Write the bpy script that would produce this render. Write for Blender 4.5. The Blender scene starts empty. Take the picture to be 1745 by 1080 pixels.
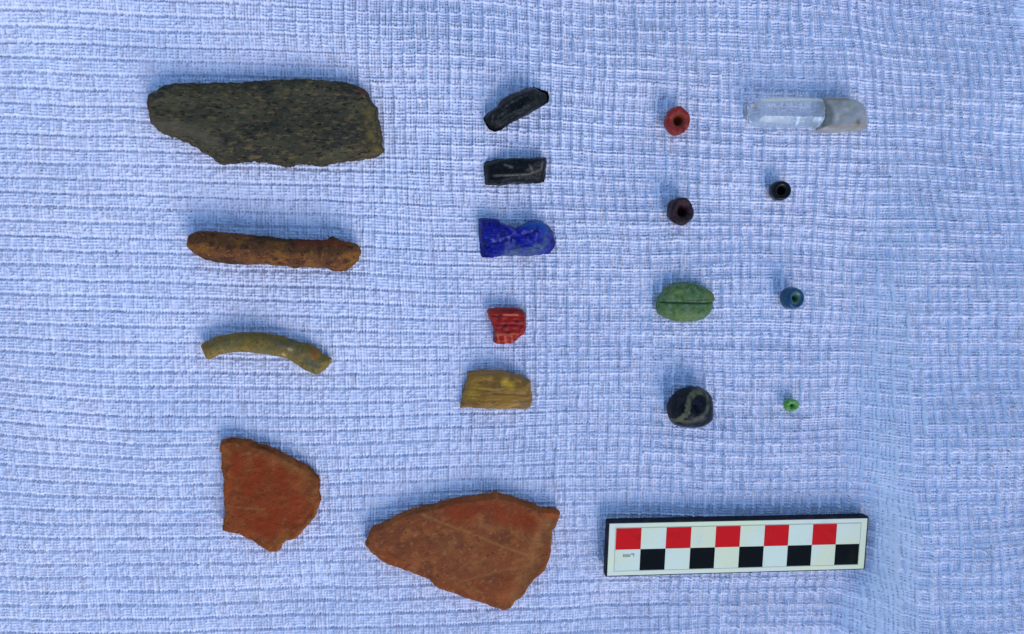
import bpy, bmesh, math, random
import numpy as np
from mathutils import Vector, Matrix
from mathutils.geometry import delaunay_2d_cdt
from mathutils import noise as mnoise

random.seed(4); rng = np.random.default_rng(11)
scene = bpy.context.scene
col = scene.collection

# ---------------------------------------------------------------- camera
# lengths are laid out in "u"; 42 u = 1 cm (one square of the scale bar)
S = 1.0 / 4200.0
CAM = Vector((-105.0, 95.0, 1145.0))
FPX = CAM.length
fwd = (-CAM).normalized()
right = fwd.cross(Vector((0, 1, 0))).normalized()
upv = right.cross(fwd).normalized()
cam_data = bpy.data.cameras.new('camera')
cam = bpy.data.objects.new('camera', cam_data)
col.objects.link(cam)
m = Matrix((right, upv, -fwd)).transposed().to_4x4()
m.translation = CAM * S
cam.matrix_world = m
cam_data.sensor_width = 36.0
cam_data.lens = 36.0 * FPX / 1745.0
cam_data.clip_start = 0.01
cam_data.clip_end = 100.0
scene.camera = cam

# ---------------------------------------------------------------- sky, light, exposure
SUN_EL, SUN_AZ = math.radians(38), math.radians(-66)      # azimuth as seen in the plan: 0 = +x, ccw
world = bpy.data.worlds.new("World"); scene.world = world
world.use_nodes = True
nt = world.node_tree
bg = nt.nodes['Background']
sky = nt.nodes.new('ShaderNodeTexSky')
sky.sky_type = 'NISHITA'
sky.sun_disc = False
sky.sun_elevation = SUN_EL
sky.sun_rotation = math.radians(90) - SUN_AZ
sky.air_density = 1.5; sky.dust_density = 0.2; sky.ozone_density = 7.0
nt.links.new(sky.outputs[0], bg.inputs[0])
bg.inputs[1].default_value = 0.15
sd = bpy.data.lights.new('sun', 'SUN')
sd.energy = 0.95; sd.angle = math.radians(32); sd.color = (1.0, 0.97, 0.95)
sun = bpy.data.objects.new('sun', sd); col.objects.link(sun)
sdir = Vector((math.cos(SUN_EL) * math.cos(SUN_AZ), math.cos(SUN_EL) * math.sin(SUN_AZ), math.sin(SUN_EL)))
sun.rotation_euler = sdir.to_track_quat('Z', 'Y').to_euler()
sun.location = sdir * 2
scene.view_settings.view_transform = 'Standard'
scene.view_settings.look = 'None'
scene.view_settings.exposure = 0.61
scene.view_settings.gamma = 1.0
scene.render.engine = 'CYCLES'
scene.cycles.max_bounces = 10
scene.render.film_transparent = False

LIGHT = (0.53, 0.73, 1.10)        # what a white surface returns in this shade, used to turn seen colours into base colours


def lin(c):
    c = c / 255.0
    return c / 12.92 if c <= 0.04045 else ((c + 0.055) / 1.055) ** 2.4


def A(r, g, b, k=1.0):
    return tuple(min(0.9, max(0.003, k * lin(v) / L)) for v, L in zip((r, g, b), LIGHT)) + (1.0,)


# ---------------------------------------------------------------- helpers
def P(px, py, z=0.0):
    d = fwd * FPX + right * (px - 872.5) - upv * (py - 540.0)
    t = (z - CAM.z) / d.z
    q = CAM + d * t
    return q.x, q.y


def new_mesh_object(name, verts, faces, mat, parent=None, smooth=True, origin=(0, 0, 0), mats=None, fmat=None, attr=None):
    me = bpy.data.meshes.new(name)
    V = (np.asarray(verts, dtype=np.float64) - np.asarray(origin)) * S
    me.from_pydata(V.tolist(), [], faces)
    me.update()
    me.validate()
    for mm in (mats or [mat]):
        me.materials.append(mm)
    if fmat is not None:
        me.polygons.foreach_set('material_index', fmat)
    me.polygons.foreach_set('use_smooth', [smooth] * len(me.polygons))
    if attr is not None:
        for k, vals in attr.items():
            a = me.attributes.new(k, 'FLOAT', 'POINT')
            a.data.foreach_set('value', np.asarray(vals, dtype=np.float32))
    o = bpy.data.objects.new(name, me)
    col.objects.link(o)
    if parent is not None:
        o.parent = parent
        o.location = Vector(origin) * S - (parent.matrix_basis.translation if parent else Vector())
    else:
        o.location = Vector(origin) * S
    return o


def tag(o, label=None, cat=None, group=None, kind=None):
    if label: o['label'] = label
    if cat: o['category'] = cat
    if group: o['group'] = group
    if kind: o['kind'] = kind
    return o


def smooth01(a, b, x):
    t = np.clip((x - a) / (b - a), 0, 1)
    return t * t * (3 - 2 * t)


_grids = {}


def vnoise(x, y, size, seed):
    """smooth value noise on arrays, feature size in u"""
    key = seed
    if key not in _grids:
        _grids[key] = np.random.default_rng(seed).uniform(-1, 1, (256, 256))
    G = _grids[key]
    gx, gy = x / size + 97.3, y / size + 61.7
    ix, iy = np.floor(gx).astype(int), np.floor(gy).astype(int)
    fx, fy = gx - ix, gy - iy
    fx = fx * fx * (3 - 2 * fx); fy = fy * fy * (3 - 2 * fy)
    a = G[ix % 256, iy % 256]; b = G[(ix + 1) % 256, iy % 256]
    c = G[ix % 256, (iy + 1) % 256]; d = G[(ix + 1) % 256, (iy + 1) % 256]
    return (a * (1 - fx) + b * fx) * (1 - fy) + (c * (1 - fx) + d * fx) * fy


def cnoise(i, j, seed):
    key = seed
    if key not in _grids:
        _grids[key] = np.random.default_rng(seed).uniform(-1, 1, (256, 256))
    return _grids[key][i.astype(int) % 256, j.astype(int) % 256]


# ---------------------------------------------------------------- materials
def nodes_of(mat):
    mat.use_nodes = True
    return mat.node_tree.nodes, mat.node_tree.links, mat.node_tree.nodes['Principled BSDF']


def noise_node(N, Lk, vec, size, detail=3.0, rough=0.55, dist=0.0):
    n = N.new('ShaderNodeTexNoise')
    n.inputs['Scale'].default_value = 1.0 / (size * S)
    n.inputs['Detail'].default_value = detail
    n.inputs['Roughness'].default_value = rough
    n.inputs['Distortion'].default_value = dist
    Lk.new(vec, n.inputs['Vector'])
    return n.outputs['Fac']


def ramp(N, Lk, src, lo, hi):
    r = N.new('ShaderNodeMapRange')
    r.interpolation_type = 'SMOOTHSTEP'
    r.inputs['From Min'].default_value = lo; r.inputs['From Max'].default_value = hi
    Lk.new(src, r.inputs['Value'])
    return r.outputs['Result']


def mixc(N, Lk, fac, a, b):
    mx = N.new('ShaderNodeMix'); mx.data_type = 'RGBA'
    Lk.new(fac, mx.inputs['Factor'])
    for s, sock in ((a, mx.inputs[6]), (b, mx.inputs[7])):
        if isinstance(s, tuple): sock.default_value = s
        else: Lk.new(s, sock)
    return mx.outputs[2]


def make_mat(name, base, layers=(), rough=0.8, bumps=(), spec=0.3, pats=(), transmission=0.0, ior=1.45,
             rough_var=None, stretch=(1, 1, 1), coat=0.0, sss=0.0):
    """layers: (colour, size_u, lo, hi[, detail]); pats: (attribute, colour); bumps: (size_u, height_u, detail)"""
    mat = bpy.data.materials.new(name)
    N, Lk, B = nodes_of(mat)
    tc = N.new('ShaderNodeTexCoord')
    mp = N.new('ShaderNodeMapping'); mp.inputs['Scale'].default_value = stretch
    Lk.new(tc.outputs['Object'], mp.inputs['Vector'])
    vec = mp.outputs[0]
    c = base
    for i, L in enumerate(layers):
        off = N.new('ShaderNodeVectorMath'); off.operation = 'ADD'
        off.inputs[1].default_value = (0.013 * (i + 1), 0.021 * (i + 1), 0.017 * (i + 1))
        Lk.new(vec, off.inputs[0])
        f = noise_node(N, Lk, off.outputs[0], L[1], L[4] if len(L) > 4 else 4.0)
        c = mixc(N, Lk, ramp(N, Lk, f, L[2], L[3]), c, L[0])
    for an, pc in pats:
        at = N.new('ShaderNodeAttribute'); at.attribute_name = an
        c = mixc(N, Lk, at.outputs['Fac'], c, pc)
    if isinstance(c, tuple): B.inputs['Base Color'].default_value = c
    else: Lk.new(c, B.inputs['Base Color'])
    B.inputs['Roughness'].default_value = rough
    if rough_var:
        f = noise_node(N, Lk, vec, rough_var[0], 4)
        r = ramp(N, Lk, f, 0.3, 0.7)
        mr = N.new('ShaderNodeMapRange'); mr.inputs['To Min'].default_value = rough_var[1]; mr.inputs['To Max'].default_value = rough_var[2]
        Lk.new(r, mr.inputs['Value']); Lk.new(mr.outputs[0], B.inputs['Roughness'])
    B.inputs['Specular IOR Level'].default_value = spec
    B.inputs['IOR'].default_value = ior
    B.inputs['Transmission Weight'].default_value = transmission
    B.inputs['Coat Weight'].default_value = coat
    if sss:
        B.inputs['Subsurface Weight'].default_value = sss
        B.inputs['Subsurface Radius'].default_value = (1.0, 0.6, 0.4)
        B.inputs['Subsurface Scale'].default_value = 6 * S
    prev = None
    for (sz, h, det) in bumps:
        f = noise_node(N, Lk, vec, sz, det)
        b = N.new('ShaderNodeBump'); b.inputs['Distance'].default_value = h * S
        b.inputs['Strength'].default_value = 1.0
        Lk.new(f, b.inputs['Height'])
        if prev: Lk.new(prev, b.inputs['Normal'])
        prev = b.outputs[0]
    if prev: Lk.new(prev, B.inputs['Normal'])
    return mat


# ---------------------------------------------------------------- the cloth
def cloth_large(x, y):
    z = 13.0 * vnoise(x, y, 300, 1) + 5.0 * vnoise(x, y, 130, 2) + 1.1 * vnoise(x, y, 55, 3)
    # the cloth slopes down beyond the finds on the right, with a low crease at the lower right corner
    z = z + 0.52 * 80 * smooth01(598, 705, x) * (0.75 + 0.25 * smooth01(-500, 100, y)) - 0.12 * y * smooth01(590, 700, x) - 0.30 * 70 * smooth01(400, 560, y) * smooth01(-420, -150, x) + 3.5 * vnoise(x + 0.5 * y, y, 95, 36) * smooth01(250, 480, x) + 10 * vnoise(x, y, 120, 35) * smooth01(680, 760, x)
    z = z + 9.0 * np.exp(-((x - 722 + 0.10 * (y + 540)) / 22.0) ** 2) * smooth01(-250, -430, y)
    z = z - 5.0 * np.exp(-((x - 668 + 0.10 * (y + 540)) / 30.0) ** 2) * smooth01(-200, -430, y)
    # soft folds past the left side
    z = z - 0.13 * np.clip(-730 - x, 0, 260) * smooth01(-700, -850, x)
    z = z + 4.0 * np.sin(x / 61.0 + y / 240.0) * smooth01(760, 1000, np.abs(x))
    # the heavy pieces press the cloth flat beneath them
    for (cx_, cy_, hx_, hy_, zc_) in ((382, -388, 235, 58, 1.0), (-85, -400, 165, 95, 0.0), (-415, -305, 85, 95, 0.0), (-415, 328, 205, 75, 2.0)):
        dd = np.hypot(np.maximum(np.abs(x - cx_) - hx_, 0), np.maximum(np.abs(y - cy_) - hy_, 0))
        w = 0.85 * (1 - smooth01(0, 75, dd))
        z = z * (1 - w) + zc_ * w
    return z


def cloth_z(x, y, fine=True):
    z = cloth_large(x, y)
    if not fine:
        return z
    # threads wander a little
    xx = x + 6.0 * vnoise(x, y, 210, 5) + 1.0 * vnoise(x, y, 48, 6) + 0.02 * y + 0.35 * vnoise(x, y, 11, 82)
    yy = y + 8.0 * vnoise(x, y, 260, 7) + 0.9 * vnoise(x, y, 60, 8) + 0.022 * x + 0.45 * vnoise(x, y, 10, 81)
    PX, PY = 18.5, 23.6
    ci, cj = np.floor(xx / PX), np.floor(yy / PY)
    rx, ry = np.round(xx / PX), np.round(yy / PY)
    jx = 1.3 * cnoise(rx, cj, 20)
    jy = 1.0 * cnoise(ry * 0, ry, 21) + 0.45 * cnoise(ci, ry, 31)
    ax = np.abs((xx + jx) / PX - rx) * PX
    ay = np.abs((yy + jy) / PY - ry) * PY
    ti, tj = np.floor(xx / 4.625), np.floor(yy / 4.72)
    tn = cnoise(ti, tj, 22)
    tline = cnoise(ti, cj, 23)
    cell = cnoise(rx, cj, 24)
    cell2 = cnoise(ci, ry, 25)
    block = cnoise(ci, cj, 26)
    waf = smooth01(-200, 180, x + 0.45 * y + 130 * vnoise(x, y, 300, 9))      # 0: rowed weave, 1: open waffle weave
    tx = np.cos(2 * np.pi * (xx / 4.625 + 0.12 * tline)); ty = np.cos(2 * np.pi * yy / 4.72)
    # gaps between the rows, pinched at each thread
    groove = np.exp(-(ay / 1.7) ** 2) * (0.75 - 0.45 * tx + 0.40 * tn + 0.25 * cell2).clip(0, 1.6)
    rv = np.exp(-(ax / (1.45 + 0.3 * waf)) ** 2) * (1.0 + 0.6 * cell)
    rh = np.exp(-((ay - 3.6 + 1.2 * waf) / (1.4 + 0.5 * waf)) ** 2) * (1.0 + 0.5 * cell2)
    z = z - groove * (4.4 - 2.4 * waf)
    z = z + rv * (2.6 + 2.4 * waf) * (1 - (0.7 - 0.6 * waf) * np.exp(-(ay / 1.8) ** 2))
    z = z + rh * (0.15 + 2.9 * waf) + 1.0 * waf * rv * rh
    # either the upright or the level threads lie on top in each little block
    wu = 0.55 + 0.45 * np.sign(block)
    z = z + 1.75 * tx * (0.7 + 0.5 * tline) * (0.4 + 0.6 * wu) + 1.15 * ty * (0.45 + 0.4 * waf) * (1.15 - 0.75 * wu) + (1.3 - 0.5 * waf) * tn
    # small open gaps between threads
    gap = np.clip(-tx, 0, 1) * np.clip(-ty, 0, 1)
    z = z - gap * (4.2 + 3.0 * waf) * (0.7 + 0.8 * tn)
    return z + 0.35 * vnoise(x, y, 3.1, 30)


def axis(lo, hi, lo2, hi2, fine, coarse):
    return np.concatenate([np.arange(lo2, lo, coarse), np.arange(lo, hi, fine), np.arange(hi, hi2 + coarse, coarse)])


def build_cloth():
    xs = axis(-930, 930, -1500, 1500, 1.62, 9.0)
    ys = axis(-590, 590, -1150, 1150, 1.62, 9.0)
    X, Y = np.meshgrid(xs, ys)
    Z = cloth_z(X, Y)
    flat = smooth01(0, 60, np.maximum(np.abs(X) - 930, np.abs(Y) - 590))
    Z = Z * (1 - flat) + cloth_large(X, Y) * flat
    nx, ny = len(xs), len(ys)
    V = np.stack([X, Y, Z], -1).reshape(-1, 3) * S
    idx = np.arange(nx * ny).reshape(ny, nx)
    F = np.stack([idx[:-1, :-1], idx[:-1, 1:], idx[1:, 1:], idx[1:, :-1]], -1).reshape(-1, 4)
    me = bpy.data.meshes.new('cloth')
    me.vertices.add(len(V)); me.vertices.foreach_set('co', V.ravel())
    me.loops.add(F.size); me.loops.foreach_set('vertex_index', F.ravel().astype(np.int32))
    me.polygons.add(len(F))
    me.polygons.foreach_set('loop_start', np.arange(0, F.size, 4, dtype=np.int32))
    me.polygons.foreach_set('loop_total', np.full(len(F), 4, dtype=np.int32))
    me.polygons.foreach_set('use_smooth', np.ones(len(F), dtype=bool))
    me.update(); me.validate()
    mat = bpy.data.materials.new('white_cotton')
    N, Lk, B = nodes_of(mat)
    tc = N.new('ShaderNodeTexCoord')
    f1 = noise_node(N, Lk, tc.outputs['Object'], 260, 3)
    c = mixc(N, Lk, ramp(N, Lk, f1, 0.35, 0.65), (0.835, 0.79, 0.87, 1), (0.80, 0.78, 0.88, 1))
    f2 = noise_node(N, Lk, tc.outputs['Object'], 60, 2)
    c = mixc(N, Lk, ramp(N, Lk, f2, 0.55, 0.85), c, (0.83, 0.755, 0.87, 1))
    Lk.new(c, B.inputs['Base Color'])
    B.inputs['Roughness'].default_value = 0.95
    B.inputs['Specular IOR Level'].default_value = 0.15
    # fine yarn fuzz
    prev = None
    for stretch, sz, h in (((1, 0.25, 1), 1.7, 0.9), ((0.3, 1, 1), 1.9, 0.7)):
        mp = N.new('ShaderNodeMapping'); mp.inputs['Scale'].default_value = stretch
        Lk.new(tc.outputs['Object'], mp.inputs['Vector'])
        f = noise_node(N, Lk, mp.outputs[0], sz, 2)
        b = N.new('ShaderNodeBump'); b.inputs['Distance'].default_value = h * S; b.inputs['Strength'].default_value = 0.8
        Lk.new(f, b.inputs['Height'])
        if prev: Lk.new(prev, b.inputs['Normal'])
        prev = b.outputs[0]
    Lk.new(prev, B.inputs['Normal'])
    me.materials.append(mat)
    o = bpy.data.objects.new('cloth', me); col.objects.link(o)
    tag(o, 'wide white waffle-weave cotton cloth spread flat under all the finds', 'cloth')
    return o


build_cloth()


def rest_z(pts):
    """height of the cloth's ridges under a footprint"""
    pts = np.asarray(pts)
    z = cloth_z(pts[:, 0], pts[:, 1])
    return float(np.percentile(z, 97))


# ---------------------------------------------------------------- irregular solids
def densify(pts, step=2.6, jag=0.45, seed=0, smooth=0.5):
    pts = np.asarray(pts, dtype=float)
    out = []
    n = len(pts)
    r = np.random.default_rng(seed)
    for i in range(n):
        p0, p1, p2, p3 = pts[i - 1], pts[i], pts[(i + 1) % n], pts[(i + 2) % n]
        k = max(1, int(round(np.linalg.norm(p2 - p1) / step)))
        for j in range(k):
            t = j / k
            lin_ = p1 * (1 - t) + p2 * t
            cr = 0.5 * ((2 * p1) + (-p0 + p2) * t + (2 * p0 - 5 * p1 + 4 * p2 - p3) * t * t + (-p0 + 3 * p1 - 3 * p2 + p3) * t ** 3)
            out.append(lin_ * (1 - smooth) + cr * smooth)
    out = np.array(out)
    out += r.normal(0, jag, out.shape) * 0.5
    out += np.stack([vnoise(out[:, 0], out[:, 1], 7, seed + 40), vnoise(out[:, 0], out[:, 1], 7, seed + 41)], -1) * jag * 1.6
    return out


def seg_dist(p, poly, closed=True):
    a = poly; b = np.roll(poly, -1, 0)
    if not closed: a, b = a[:-1], b[:-1]
    best = np.full(len(p), 1e9)
    for i in range(len(a)):
        d = b[i] - a[i]; L = max(1e-9, d @ d)
        t = np.clip(((p - a[i]) @ d) / L, 0, 1)
        best = np.minimum(best, np.hypot(*(p - (a[i] + t[:, None] * d)).T))
    return best


def inside(p, poly):
    x, y = p[:, 0], p[:, 1]
    r = np.zeros(len(p), bool)
    j = len(poly) - 1
    for i in range(len(poly)):
        xi, yi = poly[i]; xj, yj = poly[j]
        with np.errstate(divide='ignore', invalid='ignore'):
            c = ((yi > y) != (yj > y)) & (x < (xj - xi) * (y - yi) / (yj - yi + 1e-12) + xi)
        r ^= c; j = i
    return r


def solid(name, crop, pts, mat, thick, rt, rb=None, wall=0.3, step=2.4, hfun=None, attrs=None, seed=0, jag=0.45,
          smooth=0.5, flat_shade=False, parent=None, zbase=None, pw=0.5, wall_rough=0.8, tilt=(0, 0)):
    """closed solid: outline seen from above, rounded upper edge of radius rt, rounded lower edge rb,
    crop = (x0, y0, zoom) of the measuring window, thick = height in u"""
    rb = rb if rb is not None else rt * 0.5
    x0, y0, zf = crop
    pix = [(x0 + a / zf, y0 + b / zf) for a, b in pts]
    hw = thick * (0.35 if wall < 0.5 else 0.6)
    world_pts = np.array([P(a, b, hw + (zbase or 3)) for a, b in pix])
    if zbase is None:
        zbase = rest_z(world_pts * 0.92 + world_pts.mean(0) * 0.08) - 0.8
    C = densify(world_pts, step, jag, seed, smooth)
    nC = len(C)
    lo, hi = C.min(0), C.max(0)
    gx = np.arange(lo[0], hi[0], step); gy = np.arange(lo[1], hi[1], step)
    G = np.stack(np.meshgrid(gx, gy), -1).reshape(-1, 2)
    G = G + np.random.default_rng(seed + 5).uniform(-0.3, 0.3, G.shape) * step
    G = G[inside(G, C)]
    d = seg_dist(G, C)
    G = G[d > step * 0.55]
    allp = np.vstack([C, G])
    res = delaunay_2d_cdt([Vector(p) for p in allp], [(i, (i + 1) % nC) for i in range(nC)], [], 1, 1e-4)
    v2 = np.array([tuple(v) for v in res[0]])
    tris = [list(f) for f in res[2]]
    orig = res[3]
    # boundary flag: vertex comes from the contour
    isb = np.array([any(k < nC for k in o_) for o_ in orig])
    d = seg_dist(v2, C); d[isb] = 0

    def prof(dd, r):
        t = np.clip(dd / r, 0, 1)
        return (1 - (1 - t) ** 2) ** pw
    top_part = thick * (1 - wall) * (0.75)
    bot_part = thick * (1 - wall) * (0.25)
    wallh = thick * wall
    zt = zbase + bot_part + wallh + top_part * prof(d, rt)
    zb = zbase + bot_part * (1 - prof(d, rb))
    if hfun is not None:
        hz = hfun(v2[:, 0], v2[:, 1], d, C)
        zt = zt + hz
    cen = v2.mean(0)
    tl = (v2 - cen) @ np.array(tilt)
    zt = np.maximum(zt + tl, zb + 0.4)
    n = len(v2)
    V = [(*v2[i], zt[i]) for i in range(n)] + [(*v2[i], zb[i]) for i in range(n)]
    # orient triangles up
    F = []
    from collections import Counter
    for t in tris:
        a, b, c = t[:3]
        ar = np.cross(v2[b] - v2[a], v2[c] - v2[a]) if len(t) == 3 else 1
        if ar < 0: t = t[::-1]
        F.append(list(t))
    ec = {}
    for t in F:
        for i in range(len(t)):
            ec[(t[i], t[(i + 1) % len(t)])] = 1
    border = [(a, b) for (a, b) in ec if (b, a) not in ec]
    nF = len(F)
    Fb = [[k + n for k in t[::-1]] for t in F]
    # rough wall between the two outlines, two rings deep
    nxt = {a: b for a, b in border}
    ring = [border[0][0]]
    while nxt.get(ring[-1]) is not None and nxt[ring[-1]] != ring[0] and len(ring) <= len(border):
        ring.append(nxt[ring[-1]])
    rr = np.random.default_rng(seed + 9)
    W = []
    ok = len(ring) == len(border)
    if ok:
        K = 3 if wallh > 4 else 1
        rings = [ring]
        for k in range(1, K):
            new = []
            for i, vi in enumerate(ring):
                t = k / K
                p = v2[vi]
                q = v2[ring[(i + 1) % len(ring)]] - v2[ring[i - 1]]
                nn = np.array([q[1], -q[0]]) / max(1e-6, np.hypot(*q))
                off = wall_rough * (0.6 * math.sin(math.pi * t) + rr.uniform(-0.7, 0.7))
                z = zt[vi] * (1 - t) + zb[vi] * t
                V.append((p[0] + nn[0] * off, p[1] + nn[1] * off, z)); new.append(len(V) - 1)
            rings.append(new)
        rings.append([k + n for k in ring])
        for a_, b_ in zip(rings[:-1], rings[1:]):
            m_ = len(a_)
            for i in range(m_):
                j = (i + 1) % m_
                W.append([a_[j], a_[i], b_[i], b_[j]])
    else:
        W = [[b, a, a + n, b + n] for a, b in border]
    faces = F + Fb + W
    at = {}
    nv = len(V)
    for k, fn in (attrs or {}).items():
        vals = fn(v2[:, 0], v2[:, 1], d, C)
        full = np.zeros(nv); full[:n] = vals; full[n:2 * n] = vals * 0
        at[k] = full
    org = (float(v2[:, 0].mean()), float(v2[:, 1].mean()), zbase)
    o = new_mesh_object(name, V, faces, mat, parent, not flat_shade, org, attr=at or None)
    return o


def line_px(crop, pts, z):
    x0, y0, zf = crop
    return np.array([P(x0 + a / zf, y0 + b / zf, z) for a, b in pts])


def near(poly, w):
    def f(x, y, d=None, C=None):
        return np.exp(-(seg_dist(np.stack([x, y], -1), poly, False) / w) ** 2)
    return f


def planes(x, y, C, seed, n, slope, spread=0.45):
    """lower envelope of random planes: chipped facets; returns <= 0"""
    r = np.random.default_rng(seed)
    c = C.mean(0); ext = (C.max(0) - C.min(0)) / 2
    z = np.zeros_like(x)
    for _ in range(n):
        a = r.uniform(0, 2 * np.pi); s = r.uniform(0.4, 1) * slope
        o = np.array([math.cos(a), math.sin(a)]) * ext * r.uniform(spread * 0.6, spread * 1.5)
        z = np.minimum(z, -s * ((x - c[0] - o[0]) * math.cos(a) + (y - c[1] - o[1]) * math.sin(a)))
    return z


# ---- 1 dark flake
crop = (230, 110, 3.878)
pts = [(95,250),(105,210),(165,175),(215,145),(300,130),(450,128),(620,128),(800,118),(960,110),(1130,103),(1250,110),(1380,120),(1450,140),(1510,165),(1545,200),(1560,240),(1600,290),(1612,350),(1625,420),(1632,480),(1635,540),(1650,565),(1635,590),(1590,615),(1500,630),(1400,640),(1300,655),(1240,672),(1150,662),(1070,658),(1050,675),(960,668),(880,650),(750,640),(700,645),(640,655),(575,658),(545,645),(500,600),(450,580),(420,555),(350,515),(250,480),(160,430),(125,390),(115,340),(98,300)]
flake_mat = make_mat('greenish_black_bone', A(50, 52, 46), [
    (A(58, 61, 54), 50, 0.44, 0.60), (A(40, 43, 44), 34, 0.48, 0.62), (A(46, 54, 54), 60, 0.58, 0.70),
    (A(76, 71, 56), 6.5, 0.52, 0.66, 7), (A(26, 29, 30), 4.5, 0.52, 0.66, 6), (A(84, 80, 66), 3.2, 0.58, 0.72, 4)],
    rough=0.88, bumps=[(3.5, 2.2, 4), (11, 2.6, 4)], spec=0.1, stretch=(0.42, 1, 1),
    pats=[('ochre', A(82, 76, 50)), ('grey', A(66, 67, 64)), ('red', A(78, 46, 44))])
ochre_line = line_px(crop, [(1540, 330), (1560, 400), (1575, 480), (1600, 560)], 20)
grey_line = line_px(crop, [(170, 400), (300, 425), (450, 470), (560, 540)], 20)
red_line = line_px(crop, [(1480, 150), (1520, 200)], 20)
red_tip = line_px(crop, [(110, 280), (118, 330)], 20)
ridge_line = line_px(crop, [(140, 340), (420, 400), (760, 470), (1100, 470), (1500, 420)], 25)


def flake_h(x, y, d, C):
    h = 3.2 * vnoise(x, y, 34, 51) + 1.3 * vnoise(x, y, 9, 52) + 0.8 * vnoise(x, y, 4.5, 53)
    h = h * np.clip(d / 6, 0, 1)
    h += 5.0 * near(ridge_line, 22)(x, y)
    h -= 3.2 * near(line_px(crop, [(1470, 240), (1500, 420), (1520, 600)], 20), 7)(x, y)
    return h


o = solid('bone_fragment', crop, pts, flake_mat, 32, 24, 16, wall=0.26, step=2.3, hfun=flake_h, seed=1, jag=0.8, tilt=(0.0, 0.03),
          attrs={'ochre': lambda x, y, d, C: 0.75 * near(ochre_line, 11)(x, y) * (0.6 + 0.6 * vnoise(x, y, 9, 60)).clip(0, 1),
                 'grey': lambda x, y, d, C: 0.8 * near(grey_line, 9)(x, y),
                 'red': lambda x, y, d, C: 0.9 * np.maximum(near(red_line, 4)(x, y), near(red_tip, 3)(x, y))})
tag(o, 'long dark greenish black fragment with tapered left end, the largest find at upper left', 'artifact fragment')

# ---- 2 corroded rod
crop = (290, 370, 4.986)
pts = [(150,190),(165,145),(215,118),(300,120),(400,122),(560,135),(700,150),(860,165),(950,180),(1100,185),(1250,190),(1335,190),(1345,165),(1380,160),(1420,185),(1500,205),(1580,225),(1605,255),(1618,290),(1605,330),(1600,370),(1560,405),(1510,445),(1450,462),(1380,455),(1330,435),(1200,428),(1100,425),(1050,435),(1010,420),(900,412),(800,400),(650,402),(520,402),(420,390),(340,370),(260,350),(210,310),(165,275),(150,250)]
rod_mat = make_mat('rusty_brown', A(80, 56, 42), [
    (A(98, 70, 40), 32, 0.48, 0.64), (A(58, 40, 34), 17, 0.48, 0.64), (A(110, 78, 46), 7, 0.56, 0.70, 6),
    (A(40, 30, 30), 5, 0.56, 0.70, 6), (A(98, 72, 62), 8, 0.62, 0.74, 5)],
    rough=0.9, bumps=[(4.5, 2.4, 5), (12, 3.2, 4)], spec=0.08,
    pats=[('dark', A(30, 34, 32)), ('red', A(96, 34, 28))])


def rod_h(x, y, d, C):
    h = 2.6 * vnoise(x, y, 20, 71) + 1.6 * vnoise(x, y, 8, 72) + 0.6 * vnoise(x, y, 4, 73)
    return h * np.clip(d / 5, 0, 1) + 6 * near(line_px(crop, [(1340, 190), (1390, 200)], 40), 6)(x, y)


o = solid('corroded_rod', crop, pts, rod_mat, 54, 34, 30, wall=0.02, step=2.1, hfun=rod_h, seed=2, jag=0.6,
          attrs={'dark': lambda x, y, d, C: (0.85 * near(line_px(crop, [(730, 165), (950, 195), (1090, 190), (1250, 196)], 30), 3.2)(x, y) + 0.8 * near(line_px(crop, [(1355, 170), (1390, 190), (1370, 240)], 30), 4)(x, y)
                                            + 0.7 * near(line_px(crop, [(300, 362), (520, 385), (640, 388)], 20), 2.5)(x, y)).clip(0, 1),
                 'red': lambda x, y, d, C: 0.55 * near(line_px(crop, [(1090, 225), (1260, 215), (1330, 210), (1480, 240)], 40), 4.5)(x, y)})
tag(o, 'rusty brown rod with knobbly right end, lying between the dark fragment and the curved piece', 'metal rod')

# ---- 3 curved bangle piece
crop = (320, 550, 6.463)
pts = [(140,240),(190,205),(240,198),(290,155),(400,135),(480,120),(600,108),(780,110),(900,125),(1020,145),(1100,175),(1200,210),(1300,230),(1400,265),(1450,310),(1500,360),(1580,400),(1560,450),(1510,520),(1450,560),(1420,575),(1370,560),(1290,525),(1200,465),(1100,405),(1000,375),(880,355),(760,340),(600,325),(450,335),(350,350),(300,375),(240,405),(215,410),(190,370),(160,310)]
arc_mat = make_mat('olive_paste', A(98, 88, 48), [
    (A(86, 84, 58), 22, 0.45, 0.62), (A(112, 96, 48), 12, 0.50, 0.66), (A(68, 62, 46), 6, 0.54, 0.68, 6),
    (A(122, 112, 78), 4, 0.60, 0.72, 5)],
    rough=0.65, bumps=[(3.5, 1.8, 5), (9, 1.6, 3)], spec=0.15,
    pats=[('grey', A(72, 76, 72)), ('rust', A(116, 70, 36)), ('speck', A(150, 140, 110))])
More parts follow.
